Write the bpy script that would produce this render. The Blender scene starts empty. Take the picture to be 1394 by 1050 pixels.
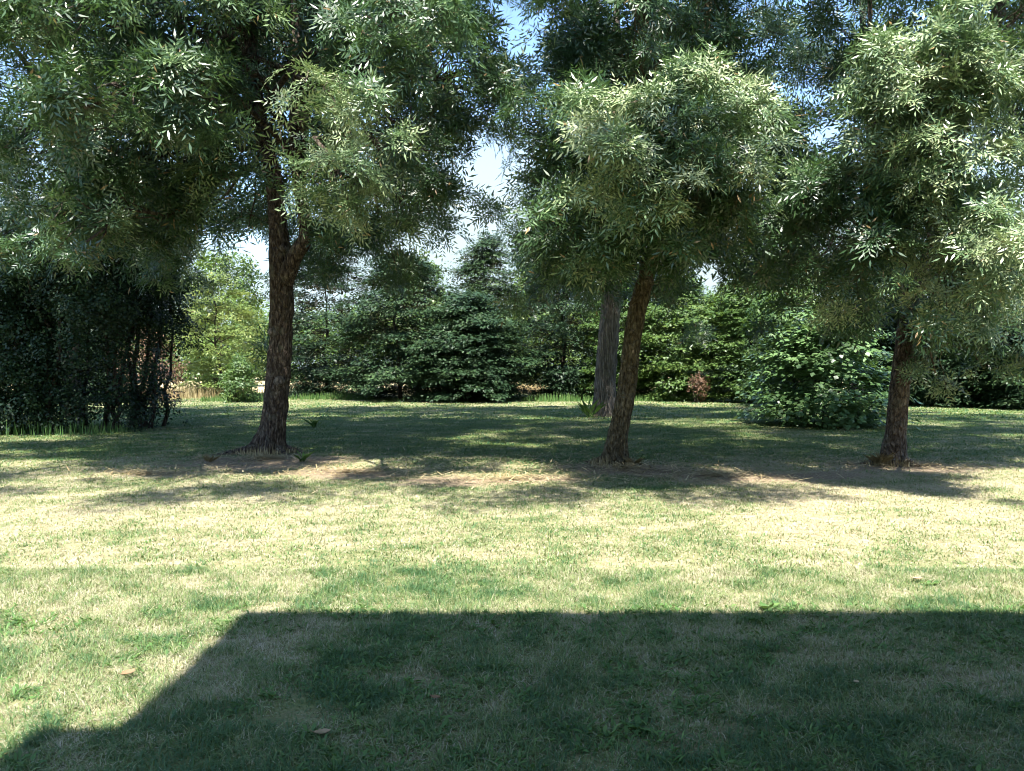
import bpy, math, random
import numpy as np
from mathutils import Vector

# ------------------------------------------------------------------ camera, light
sc = bpy.context.scene
col = sc.collection
F = 1073.0            # focal length in photograph pixels
CX, HY, CH = 697.0, 500.0, 1.6
cd = bpy.data.cameras.new('camera'); cam = bpy.data.objects.new('camera', cd)
col.objects.link(cam); sc.camera = cam
cd.sensor_width = 36.0; cd.lens = 36.0 * F / 1394.0
cd.clip_start = 0.05; cd.clip_end = 1500
cam.location = (0, 0, CH)
cam.rotation_euler = (math.radians(90 - math.degrees(math.atan(25 / F))), 0, 0)

EL, AZX, AZY = math.radians(63), 0.10, 1.0     # light travels towards +y, a little towards +x
w = bpy.data.worlds.new("World"); sc.world = w; w.use_nodes = True
nt = w.node_tree; nt.nodes.clear()
sky = nt.nodes.new('ShaderNodeTexSky'); sky.sky_type = 'NISHITA'; sky.sun_disc = False
sky.sun_elevation = EL; sky.air_density = 1.0; sky.dust_density = 0.3; sky.ozone_density = 4.0
sky.sun_rotation = math.pi + math.atan2(AZX, AZY)
bg = nt.nodes.new('ShaderNodeBackground'); bg.inputs[1].default_value = 0.13
wo = nt.nodes.new('ShaderNodeOutputWorld')
# thin bright cloud low over the horizon
tcw = nt.nodes.new('ShaderNodeTexCoord'); sp = nt.nodes.new('ShaderNodeSeparateXYZ'); nt.links.new(tcw.outputs['Generated'], sp.inputs[0])
cn = nt.nodes.new('ShaderNodeTexNoise'); cn.inputs['Scale'].default_value = 3.0; cn.inputs['Detail'].default_value = 6
nt.links.new(tcw.outputs['Generated'], cn.inputs[0])
mr = nt.nodes.new('ShaderNodeMapRange'); mr.inputs[1].default_value = 0.33; mr.inputs[2].default_value = 0.17; mr.inputs[3].default_value = 0.0; mr.inputs[4].default_value = 1.0
ca = nt.nodes.new('ShaderNodeMath'); ca.operation = 'MULTIPLY_ADD'; ca.inputs[1].default_value = 0.35; nt.links.new(cn.outputs['Fac'], ca.inputs[0]); 
zs = nt.nodes.new('ShaderNodeMath'); zs.operation = 'SUBTRACT'; nt.links.new(sp.outputs[2], zs.inputs[0]); zs.inputs[1].default_value = 0.175
nt.links.new(zs.outputs[0], ca.inputs[2]); nt.links.new(ca.outputs[0], mr.inputs[0])
cm = nt.nodes.new('ShaderNodeMix'); cm.data_type = 'RGBA'; nt.links.new(mr.outputs[0], cm.inputs[0]); nt.links.new(sky.outputs[0], cm.inputs[6]); cm.inputs[7].default_value = (1.95, 2.45, 2.65, 1)
nt.links.new(cm.outputs[2], bg.inputs[0]); nt.links.new(bg.outputs[0], wo.inputs[0])
sl = bpy.data.lights.new('sun', 'SUN'); sl.energy = 5.0; sl.angle = math.radians(0.53)
sl.color = (1.0, 0.96, 0.88)
so = bpy.data.objects.new('sun', sl); col.objects.link(so)
hn = math.hypot(AZX, AZY)
sdir = Vector((AZX / hn * math.cos(EL), AZY / hn * math.cos(EL), -math.sin(EL)))
so.rotation_euler = sdir.to_track_quat('-Z', 'Y').to_euler()
so.location = (0, -20, 30)
sc.view_settings.view_transform = 'Standard'; sc.view_settings.look = 'None'
sc.view_settings.gamma = 1.0; sc.view_settings.use_curve_mapping = False
sc.view_settings.exposure = 1.85
try:
    sc.cycles.filter_width = 1.0; sc.cycles.max_bounces = 6; sc.cycles.transparent_max_bounces = 4
    sc.cycles.diffuse_bounces = 4; sc.cycles.glossy_bounces = 2; sc.cycles.transmission_bounces = 3
    sc.cycles.caustics_reflective = False; sc.cycles.caustics_refractive = False
except Exception:
    pass

# ------------------------------------------------------------------ helpers
def P(px, py, d):
    return np.array([(px - CX) / F * d, d, CH - (py - HY) / F * d])
def ground(px, d):
    return np.array([(px - CX) / F * d, d, 0.0])

def hash3(i, j, k, s):
    n = (i * 374761393 + j * 668265263 + k * 2147483647 + s * 1274126177) & 0xFFFFFFFF
    n = ((n ^ (n >> 13)) * 1274126177) & 0xFFFFFFFF
    n = (n ^ (n >> 16)) & 0xFFFFFFFF
    return n.astype(np.float64) / 4294967295.0
def vnoise(p, scale=1.0, seed=0):
    p = np.asarray(p, dtype=np.float64) * scale + 1000.37
    i = np.floor(p).astype(np.int64); f = p - i; f = f * f * (3 - 2 * f)
    r = 0
    for a in (0, 1):
        for b in (0, 1):
            for c in (0, 1):
                wgt = (f[:, 0] if a else 1 - f[:, 0]) * (f[:, 1] if b else 1 - f[:, 1]) * (f[:, 2] if c else 1 - f[:, 2])
                r = r + wgt * hash3(i[:, 0] + a, i[:, 1] + b, i[:, 2] + c, seed)
    return r
def fnoise(p, scale, seed=0):
    return 0.55 * vnoise(p, scale, seed) + 0.3 * vnoise(p, scale * 2.1, seed + 5) + 0.15 * vnoise(p, scale * 4.3, seed + 9)
def xyz(x, y, z=0.0):
    return np.stack([x, y, np.full_like(x, z) if np.isscalar(z) else z], 1)

def link(name, me, mat, parent=None, base=None):
    me.materials.append(mat)
    o = bpy.data.objects.new(name, me); col.objects.link(o)
    if parent is not None:
        o.parent = parent
    return o
def mesh(name, V, polys, mat, parent=None, tint=None, smooth=False):
    """polys: list of int arrays (n, k); V in world space; local = world - parent location"""
    V = np.asarray(V, dtype=np.float64)
    if parent is not None:
        V = V - np.array(parent['base'])
    me = bpy.data.meshes.new(name)
    me.vertices.add(len(V)); me.vertices.foreach_set('co', V.astype(np.float32).ravel())
    polys = [p for p in polys if len(p)]
    nl = sum(p.size for p in polys); npol = sum(len(p) for p in polys)
    me.loops.add(nl); me.loops.foreach_set('vertex_index', np.concatenate([p.ravel() for p in polys]).astype(np.int32))
    me.polygons.add(npol)
    st = []; o = 0
    for p in polys:
        st.append(o + np.arange(len(p)) * p.shape[1]); o += p.size
    me.polygons.foreach_set('loop_start', np.concatenate(st).astype(np.int32))
    if smooth:
        me.polygons.foreach_set('use_smooth', np.ones(npol, dtype=bool))
    if tint is not None:
        a = me.attributes.new('tint', 'FLOAT', 'POINT'); a.data.foreach_set('value', np.asarray(tint, dtype=np.float32))
    me.update(calc_edges=True)
    return link(name, me, mat, parent)
def thing(name, label, cat, base, group=None):
    o = bpy.data.objects.new(name, None); col.objects.link(o)
    o.location = tuple(float(v) for v in base); o['base'] = [float(v) for v in base]
    o.empty_display_size = 0.3
    o['label'] = label; o['category'] = cat
    if group: o['group'] = group
    return o
def tag(o, label=None, cat=None, group=None, kind=None):
    if label: o['label'] = label
    if cat: o['category'] = cat
    if group: o['group'] = group
    if kind: o['kind'] = kind
    return o

# ------------------------------------------------------------------ materials
def node_mat(name):
    m = bpy.data.materials.new(name); m.use_nodes = True
    n = m.node_tree; n.nodes.clear()
    return m, n
def ramp(n, stops):
    r = n.nodes.new('ShaderNodeValToRGB')
    while len(r.color_ramp.elements) > 1: r.color_ramp.elements.remove(r.color_ramp.elements[-1])
    r.color_ramp.elements[0].position = stops[0][0]; r.color_ramp.elements[0].color = (*stops[0][1], 1)
    for p, c in stops[1:]:
        e = r.color_ramp.elements.new(p); e.color = (*c, 1)
    return r
def leaf_mat(name, stops, rough=0.42, spec=0.5, trans=0.3, tcol=(0.20, 0.32, 0.05)):
    m, n = node_mat(name)
    at = n.nodes.new('ShaderNodeAttribute'); at.attribute_name = 'tint'
    r = ramp(n, stops); n.links.new(at.outputs['Fac'], r.inputs[0])
    b = n.nodes.new('ShaderNodeBsdfPrincipled'); b.inputs['Roughness'].default_value = rough
    b.inputs['Specular IOR Level'].default_value = spec
    n.links.new(r.outputs[0], b.inputs['Base Color'])
    t = n.nodes.new('ShaderNodeBsdfTranslucent')
    mc = n.nodes.new('ShaderNodeMix'); mc.data_type = 'RGBA'; mc.inputs[0].default_value = 0.6
    n.links.new(r.outputs[0], mc.inputs[6]); mc.inputs[7].default_value = (*tcol, 1)
    n.links.new(mc.outputs[2], t.inputs[0])
    mx = n.nodes.new('ShaderNodeMixShader'); mx.inputs[0].default_value = trans
    n.links.new(b.outputs[0], mx.inputs[1]); n.links.new(t.outputs[0], mx.inputs[2])
    o = n.nodes.new('ShaderNodeOutputMaterial'); n.links.new(mx.outputs[0], o.inputs[0])
    return m
def bark_mat(name, c0, c1, c2, sx=14.0, sz=3.0, bump=0.8):
    m, n = node_mat(name)
    tc = n.nodes.new('ShaderNodeTexCoord'); mp = n.nodes.new('ShaderNodeMapping')
    mp.inputs['Scale'].default_value = (sx, sx, sz)
    n.links.new(tc.outputs['Object'], mp.inputs[0])
    v = n.nodes.new('ShaderNodeTexVoronoi'); v.feature = 'DISTANCE_TO_EDGE'; v.inputs['Scale'].default_value = 1.3
    nz = n.nodes.new('ShaderNodeTexNoise'); nz.inputs['Scale'].default_value = 1.6; nz.inputs['Detail'].default_value = 8; nz.inputs['Roughness'].default_value = 0.7
    n.links.new(mp.outputs[0], nz.inputs[0])
    ad = n.nodes.new('ShaderNodeMix'); ad.data_type = 'RGBA'; ad.inputs[0].default_value = 0.25
    n.links.new(mp.outputs[0], ad.inputs[6]); n.links.new(nz.outputs['Color'], ad.inputs[7]); 
    n.links.new(ad.outputs[2], v.inputs[0])
    r = ramp(n, [(0.34, c0), (0.5, c1), (0.68, c2)])
    n.links.new(nz.outputs['Fac'], r.inputs[0])
    big = n.nodes.new('ShaderNodeTexNoise'); big.inputs['Scale'].default_value = 5; big.inputs['Detail'].default_value = 4
    n.links.new(tc.outputs['Object'], big.inputs[0])
    lich = ramp(n, [(0.55, (0, 0, 0)), (0.68, (1, 1, 1))]); n.links.new(big.outputs['Fac'], lich.inputs[0])
    mc = n.nodes.new('ShaderNodeMix'); mc.data_type = 'RGBA'
    ml = n.nodes.new('ShaderNodeMath'); ml.operation = 'MULTIPLY'; ml.inputs[1].default_value = 0.45
    n.links.new(lich.outputs[0], ml.inputs[0]); n.links.new(ml.outputs[0], mc.inputs[0])
    n.links.new(r.outputs[0], mc.inputs[6]); mc.inputs[7].default_value = (0.22, 0.21, 0.15, 1)
    b = n.nodes.new('ShaderNodeBsdfPrincipled'); b.inputs['Roughness'].default_value = 0.9
    b.inputs['Specular IOR Level'].default_value = 0.2
    n.links.new(mc.outputs[2], b.inputs['Base Color'])
    h = n.nodes.new('ShaderNodeMath'); h.operation = 'ADD'
    vr = ramp(n, [(0.0, (0, 0, 0)), (0.18, (1, 1, 1))]); n.links.new(v.outputs['Distance'], vr.inputs[0])
    n.links.new(vr.outputs[0], h.inputs[0]); n.links.new(nz.outputs['Fac'], h.inputs[1])
    bp = n.nodes.new('ShaderNodeBump'); bp.inputs['Strength'].default_value = bump; bp.inputs['Distance'].default_value = 0.05
    n.links.new(h.outputs[0], bp.inputs['Height']); n.links.new(bp.outputs[0], b.inputs['Normal'])
    o = n.nodes.new('ShaderNodeOutputMaterial'); n.links.new(b.outputs[0], o.inputs[0])
    return m
def plain(name, c, rough=0.8, scale=8.0, var=0.25):
    m, n = node_mat(name)
    tc = n.nodes.new('ShaderNodeTexCoord')
    nz = n.nodes.new('ShaderNodeTexNoise'); nz.inputs['Scale'].default_value = scale; nz.inputs['Detail'].default_value = 6
    n.links.new(tc.outputs['Object'], nz.inputs[0])
    r = ramp(n, [(0.25, tuple(x * (1 - var) for x in c)), (0.75, tuple(min(1, x * (1 + var)) for x in c))])
    n.links.new(nz.outputs['Fac'], r.inputs[0])
    b = n.nodes.new('ShaderNodeBsdfPrincipled'); b.inputs['Roughness'].default_value = rough
    n.links.new(r.outputs[0], b.inputs['Base Color'])
    o = n.nodes.new('ShaderNodeOutputMaterial'); n.links.new(b.outputs[0], o.inputs[0])
    return m

M = {}
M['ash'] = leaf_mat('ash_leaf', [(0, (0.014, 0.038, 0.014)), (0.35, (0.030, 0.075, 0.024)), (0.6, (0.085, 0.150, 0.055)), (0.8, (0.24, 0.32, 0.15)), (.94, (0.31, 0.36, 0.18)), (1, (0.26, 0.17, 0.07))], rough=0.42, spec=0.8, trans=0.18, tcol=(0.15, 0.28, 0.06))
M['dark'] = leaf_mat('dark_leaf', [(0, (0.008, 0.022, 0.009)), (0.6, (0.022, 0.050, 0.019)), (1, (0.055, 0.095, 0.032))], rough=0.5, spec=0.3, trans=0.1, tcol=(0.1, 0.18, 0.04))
M['mid'] = leaf_mat('mid_leaf', [(0, (0.03, 0.07, 0.015)), (0.6, (0.07, 0.13, 0.03)), (1, (0.13, 0.19, 0.04))], rough=0.5, trans=0.3)
M['yellow'] = leaf_mat('yellow_leaf', [(0, (0.08, 0.13, 0.03)), (0.6, (0.16, 0.22, 0.055)), (1, (0.28, 0.27, 0.08))], rough=0.5, trans=0.4, tcol=(0.32, 0.40, 0.09))
M['broad'] = leaf_mat('broad_leaf', [(0, (0.03, 0.075, 0.022)), (0.6, (0.09, 0.17, 0.06)), (1, (0.17, 0.27, 0.11))], rough=0.38, spec=0.7, trans=0.22)
M['red'] = leaf_mat('reddish_leaf', [(0, (0.10, 0.05, 0.03)), (0.6, (0.16, 0.10, 0.06)), (1, (0.25, 0.18, 0.10))], rough=0.6, trans=0.2, tcol=(0.3, 0.15, 0.08))
M['straw'] = leaf_mat('straw', [(0, (0.22, 0.16, 0.08)), (0.6, (0.42, 0.34, 0.18)), (1, (0.55, 0.47, 0.28))], rough=0.7, spec=0.3, trans=0.25, tcol=(0.5, 0.42, 0.2))
M['dead'] = leaf_mat('dead_leaf', [(0, (0.18, 0.10, 0.05)), (1, (0.42, 0.33, 0.20))], rough=0.7, spec=0.2, trans=0.1, tcol=(0.4, 0.3, 0.15))
M['grass'] = leaf_mat('grass_blade', [(0, (0.026, 0.090, 0.036)), (0.35, (0.080, 0.160, 0.055)), (0.55, (0.19, 0.25, 0.085)), (0.75, (0.37, 0.34, 0.225)), (1, (0.53, 0.475, 0.375))], rough=0.55, spec=0.4, trans=0.3, tcol=(0.28, 0.36, 0.08))
M['weed'] = leaf_mat('weed_leaf', [(0, (0.045, 0.11, 0.03)), (0.6, (0.09, 0.18, 0.05)), (1, (0.17, 0.25, 0.08))], rough=0.6, spec=0.25, trans=0.25)
M['bark'] = bark_mat('ash_bark', (0.018, 0.012, 0.009), (0.078, 0.058, 0.044), (0.27, 0.22, 0.17), sz=5, bump=1.0)
M['bark_olive'] = bark_mat('mossy_ash_bark', (0.03, 0.024, 0.014), (0.115, 0.09, 0.05), (0.27, 0.23, 0.15), sz=6, bump=1.0)
M['bark_red'] = bark_mat('reddish_ash_bark', (0.03, 0.02, 0.014), (0.12, 0.09, 0.068), (0.32, 0.27, 0.22), sz=6, bump=1.0)
M['bark_grey'] = bark_mat('grey_furrowed_bark', (0.05, 0.042, 0.036), (0.17, 0.145, 0.125), (0.36, 0.32, 0.28), sx=16, sz=1.6, bump=1.0)
M['bark_dark'] = bark_mat('dark_bark', (0.02, 0.015, 0.012), (0.05, 0.038, 0.03), (0.10, 0.08, 0.06))

# ------------------------------------------------------------------ ground
def bare_mask(x, y):
    """1 where the turf is worn to bare dry soil (below and in front of the front trees)"""
    p = xyz(x, y)
    m = np.zeros_like(x)
    for cx, cy, rx, ry in ((-4.2, 13.2, 1.6, 1.5), (-2.6, 11.9, 1.6, 0.8), (-0.7, 11.0, 1.0, 0.7), (2.0, 12.3, 1.5, 1.0), (3.0, 11.4, 1.6, 0.7),
                           (6.4, 12.6, 1.3, 0.8), (-5.3, 11.9, 0.8, .6), (0.6, 11.3, .7, .4), (4.6, 11.6, 1.0, .4), (-0.45, 4.0, 0.35, 0.22), (0.9, 3.4, .45, .25), (-1.0, 3.6, .3, .2)):
        d = np.sqrt(((x - cx) / rx) ** 2 + ((y - cy) / ry) ** 2)
        m = np.maximum(m, np.clip(1.3 - d, 0, 1) * (0.5 if cy < 5 else 1))
    n = 0.5 * vnoise(p, 1.3, 31) + 0.3 * vnoise(p, 4.5, 32) + 0.2 * vnoise(p, 14, 33)
    return np.clip((m + (n - 0.5) * 2.2) * 1.6 - 0.35, 0, 1) * np.clip(m * 4, 0, 1)
def dry_shade_mask(x, y):
    """0 = green turf, 1 = straw coloured turf"""
    p = xyz(x, y)
    n = 0.17 * vnoise(p, 0.4, 3) + 0.30 * vnoise(p, 1.7, 4) + 0.53 * vnoise(p, 6.5, 6)
    base = np.interp(y, [2.5, 5.5, 7.5, 9.5, 12.5, 15, 24, 34, 60], [0.26, 0.40, 0.66, 0.74, 0.62, 0.20, 0.10, 0.34, 0.6])  # besides real dryness, shaded stretches painted greener and darker, sunlit ones paler
    base = base + np.clip((x - 2.5) / 6, -0.08, 0.12) * np.exp(-((y - 10) / 4) ** 2) + np.where((x < -1.5) & (y < 9), 0.16, 0)
    return np.clip(base + (n - 0.5) * 2.0, 0, 1)
def gz(x, y):
    p = xyz(np.atleast_1d(np.asarray(x, float)), np.atleast_1d(np.asarray(y, float)))
    far = np.clip(p[:, 1] / 30, 0, 1)
    return (vnoise(p, 0.25, 71) - 0.5) * 0.06 * far + (vnoise(p, 1.6, 72) - 0.5) * 0.015

def grid(xs, ys):
    X, Y = np.meshgrid(xs, ys); nx, ny = len(xs), len(ys)
    i = np.arange((ny - 1) * nx).reshape(ny - 1, nx)[:, :-1].ravel()
    return X.ravel(), Y.ravel(), np.stack([i, i + 1, i + nx + 1, i + nx], 1)
xs = np.concatenate([[-900, -300, -120, -60], np.arange(-40, 40.1, 0.4), [60, 120, 300, 900]])
ys = np.concatenate([[-120, -40, -15, -6], np.arange(-2, 20, 0.2), np.arange(20, 60, 0.6), [70, 100, 200, 450, 1000]])
X, Y, Q = grid(xs, ys)
def ground_mat():
    m, n = node_mat('lawn_soil')
    tc = n.nodes.new('ShaderNodeTexCoord')
    at = n.nodes.new('ShaderNodeAttribute'); at.attribute_name = 'tint'
    ab = n.nodes.new('ShaderNodeAttribute'); ab.attribute_name = 'bare'
    n1 = n.nodes.new('ShaderNodeTexNoise'); n1.inputs['Scale'].default_value = 9; n1.inputs['Detail'].default_value = 10; n1.inputs['Roughness'].default_value = 0.75
    n2 = n.nodes.new('ShaderNodeTexNoise'); n2.inputs['Scale'].default_value = 70; n2.inputs['Detail'].default_value = 6
    n.links.new(tc.outputs['Object'], n1.inputs[0]); n.links.new(tc.outputs['Object'], n2.inputs[0])
    green = ramp(n, [(0.3, (0.035, 0.055, 0.018)), (0.5, (0.08, 0.12, 0.03)), (0.7, (0.16, 0.17, 0.06))])
    straw = ramp(n, [(0.3, (0.14, 0.11, 0.06)), (0.5, (0.31, 0.26, 0.16)), (0.7, (0.50, 0.43, 0.31))])
    soil = ramp(n, [(0.3, (0.08, 0.055, 0.035)), (0.5, (0.22, 0.165, 0.11)), (0.7, (0.46, 0.38, 0.27))])
    for r in (green, straw): n.links.new(n1.outputs['Fac'], r.inputs[0])
    n.links.new(n2.outputs['Fac'], soil.inputs[0])
    a = n.nodes.new('ShaderNodeMix'); a.data_type = 'RGBA'; n.links.new(at.outputs['Fac'], a.inputs[0])
    n.links.new(green.outputs[0], a.inputs[6]); n.links.new(straw.outputs[0], a.inputs[7])
    c = n.nodes.new('ShaderNodeMix'); c.data_type = 'RGBA'; n.links.new(ab.outputs['Fac'], c.inputs[0])
    n.links.new(a.outputs[2], c.inputs[6]); n.links.new(soil.outputs[0], c.inputs[7])
    b = n.nodes.new('ShaderNodeBsdfPrincipled'); b.inputs['Roughness'].default_value = 0.95
    b.inputs['Specular IOR Level'].default_value = 0.1
    n.links.new(c.outputs[2], b.inputs['Base Color'])
    bp = n.nodes.new('ShaderNodeBump'); bp.inputs['Strength'].default_value = 0.7; bp.inputs['Distance'].default_value = 0.02
    n.links.new(n2.outputs['Fac'], bp.inputs['Height']); n.links.new(bp.outputs[0], b.inputs['Normal'])
    o = n.nodes.new('ShaderNodeOutputMaterial'); n.links.new(b.outputs[0], o.inputs[0])
    return m
g = mesh('ground', xyz(X, Y, gz(X, Y)), [Q], ground_mat(), tint=dry_shade_mask(X, Y), smooth=True)
a = g.data.attributes.new('bare', 'FLOAT', 'POINT'); a.data.foreach_set('value', bare_mask(X, Y).astype(np.float32))
tag(g, kind='structure')
# dry field beyond the trees
xs2 = np.linspace(-90, 90, 60); ys2 = np.linspace(48, 130, 30)
X, Y, Q = grid(xs2, ys2)
f = mesh('field', xyz(X, Y, 0.05 + 0.0 * X), [Q], plain('dry_field', (0.42, 0.33, 0.17), 0.95, 0.6, 0.3)); tag(f, kind='structure')

# grass blades -------------------------------------------------------
rng = np.random.default_rng(5)
def blades(n, y0, y1, hgt, wid, seed, lean=0.9, pw=1.0):
    r = np.random.default_rng(seed)
    y = y0 + (y1 - y0) * r.random(n) ** pw
    half = 0.70 * y + 2.2
    x = (r.random(n) * 2 - 1) * half
    bare = bare_mask(x, y); dry = dry_shade_mask(x, y)
    clump = vnoise(xyz(x, y), 5.0, 12)
    keep = (r.random(n) > bare * 0.8) & (r.random(n) < 0.35 + 1.1 * clump)
    x, y, dry, clump, bare = x[keep], y[keep], dry[keep], clump[keep], bare[keep]; n = len(x)
    t = np.clip(dry * 0.75 + r.normal(0, 0.17, n) + 0.08, 0, 1)
    t = np.where(r.random(n) < dry * 0.6, np.clip(0.78 + r.normal(0, .1, n), 0, 1), t)
    h = hgt * (0.35 + 0.9 * r.random(n) * (0.5 + clump)) * (1 - 0.35 * (t > 0.7)) * (1 - 0.5 * bare)
    flat = r.random(n) < .35; h = h * .78; h = np.where(flat, h * .4, h); t = np.where(flat, np.clip(t + .22, 0, 1), t)
    ang = r.random(n) * 2 * np.pi
    ln = h * lean * (0.15 + 1.3 * r.random(n)) * np.where(flat, 3.4, 1.9)
    dx, dy = np.cos(ang) * ln, np.sin(ang) * ln
    a2 = ang + np.pi / 2 + r.normal(0, .5, n); wx, wy = np.cos(a2) * wid / 2, np.sin(a2) * wid / 2
    z = gz(x, y) - 0.004
    V = np.empty((n, 5, 3))
    V[:, 0] = np.stack([x - wx, y - wy, z], 1); V[:, 1] = np.stack([x + wx, y + wy, z], 1)
    V[:, 2] = np.stack([x + wx * .8 + dx * .35, y + wy * .8 + dy * .35, z + h * .65], 1)
    V[:, 3] = np.stack([x - wx * .8 + dx * .35, y - wy * .8 + dy * .35, z + h * .65], 1)
    V[:, 4] = np.stack([x + dx, y + dy, z + h * (1 - 0.25 * (ln / h > .8))], 1)
    b = np.arange(n) * 5
    return V.reshape(-1, 3), np.stack([b, b + 1, b + 2, b + 3], 1), np.stack([b + 3, b + 2, b + 4], 1), np.repeat(t, 5)
parts = [blades(540000, 2.5, 6.2, 0.056, 0.0045, 1), blades(335000, 6.0, 12, 0.045, 0.008, 2), blades(180000, 12, 24, 0.05, 0.016, 3), blades(110000, 24, 47, 0.07, 0.035, 4)]
VV, QQ, TT, tt = [], [], [], []; o = 0
for V, q, t3, t in parts:
    VV.append(V); QQ.append(q + o); TT.append(t3 + o); tt.append(t); o += len(V)
gr = mesh('grass', np.concatenate(VV), [np.concatenate(QQ), np.concatenate(TT)], M['grass'], tint=np.concatenate(tt))
tag(gr, 'short mown lawn grass, patchy green and straw coloured', 'grass', kind='stuff')
del VV, QQ, TT, tt, parts

# ------------------------------------------------------------------ leaf templates (quads)
def leaflet(base, d, side, L, W, fold=0.0):
    """rhombus leaf: 4 verts"""
    base = np.asarray(base, float); d = d / np.linalg.norm(d); side = side / np.linalg.norm(side)
    up = np.cross(d, side)
    m = base + d * L * 0.42
    return [base, m + side * W / 2 + up * fold, base + d * L, m - side * W / 2 + up * fold]
def spray_ash(r, k=7, L=0.24):
    vs, ts = [], []
    for i in range(k):
        az = i / k * 2 * math.pi + r.uniform(-.3, .3); el = r.uniform(0.0, 0.85)
        d = np.array([math.cos(az) * math.cos(el), math.sin(az) * math.cos(el), math.sin(el)])
        side = np.cross(d, [0, 0, 1.0]); side /= np.linalg.norm(side); nrm = np.cross(side, d)
        LL = L * r.uniform(.7, 1.15); droop = r.uniform(.2, .6); tv = r.uniform(-.15, .15)
        npair = 3
        for j in range(npair + 1):
            s = (j + .8) / (npair + .8)
            c = d * LL * s - np.array([0, 0, 1]) * droop * LL * s * s * 0.5 
            dd = d - np.array([0, 0, 1]) * droop * s
            if j == npair:
                vs += leaflet(c, dd, side, 0.10 * r.uniform(.8, 1.2), 0.022, .004); ts += [tv + r.uniform(-.12, .12)] * 4
            else:
                for sg in (-1, 1):
                    q = dd * r.uniform(.6, .9) + side * sg * .75 + nrm * r.uniform(-.3, .15)
                    ls = np.cross(q, nrm)
                    vs += leaflet(c, q, ls, 0.088 * r.uniform(.75, 1.2), 0.020, .004); ts += [tv + r.uniform(-.18, .18)] * 4
    return np.array(vs), np.array(ts)
def spray_broad(r, k=14, R=0.22, L=0.10, W=0.075, flat=0.5):
    vs, ts = [], []
    for i in range(k):
        p = np.array([r.uniform(-1, 1), r.uniform(-1, 1), r.uniform(-1, 1) * flat]) * R
        az = math.atan2(p[1], p[0]) + r.uniform(-.8, .8)
        d = np.array([math.cos(az), math.sin(az), r.uniform(-.6, .25)])
        side = np.cross(d, [0, 0, 1.0]) + np.array([0, 0, r.uniform(-.45, .45)])
        vs += leaflet(p, d, side, L * r.uniform(.6, 1.2), W * r.uniform(.8, 1.15), .006); ts += [r.uniform(-.18, .18)] * 4
    return np.array(vs), np.array(ts)
rr = random.Random(11)
T_ASH = [spray_ash(rr) for _ in range(10)]
T_BRD = [spray_broad(rr) for _ in range(8)]
T_FLT = [spray_broad(rr, k=16, R=0.30, L=0.15, W=0.085, flat=0.12) for _ in range(8)]
T_FAR = [spray_broad(rr, k=12, R=0.34, L=0.19, W=0.12, flat=0.6) for _ in range(8)]
T_BIG = [spray_broad(rr, k=11, R=0.22, L=0.15, W=0.13, flat=0.35) for _ in range(8)]

def scatter(T, pos, axis, scale, tint, r):
    """instances of the templates T merged into vertex / quad / tint arrays"""
    n = len(pos); ti = r.integers(0, len(T), n); Vs, ts = [], []
    z = axis / np.linalg.norm(axis, axis=1, keepdims=True)
    ref = r.normal(size=(n, 3)); x = np.cross(ref, z); x /= np.linalg.norm(x, axis=1, keepdims=True)
    y = np.cross(z, x); R = np.stack([x, y, z], 2)
    for k in range(len(T)):
        s = ti == k
        if not s.any(): continue
        tv, tt_ = T[k]
        V = np.einsum('nij,mj->nmi', R[s], tv) * scale[s][:, None, None] + pos[s][:, None, :]
        Vs.append(V.reshape(-1, 3)); ts.append((tint[s][:, None] + tt_[None]).ravel())
    V = np.concatenate(Vs); t = np.clip(np.concatenate(ts), 0, .94); t[np.repeat(r.random(len(t) // 4) < .012, 4)] = 1.0
    return V, np.arange(len(V)).reshape(-1, 4), t

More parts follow.
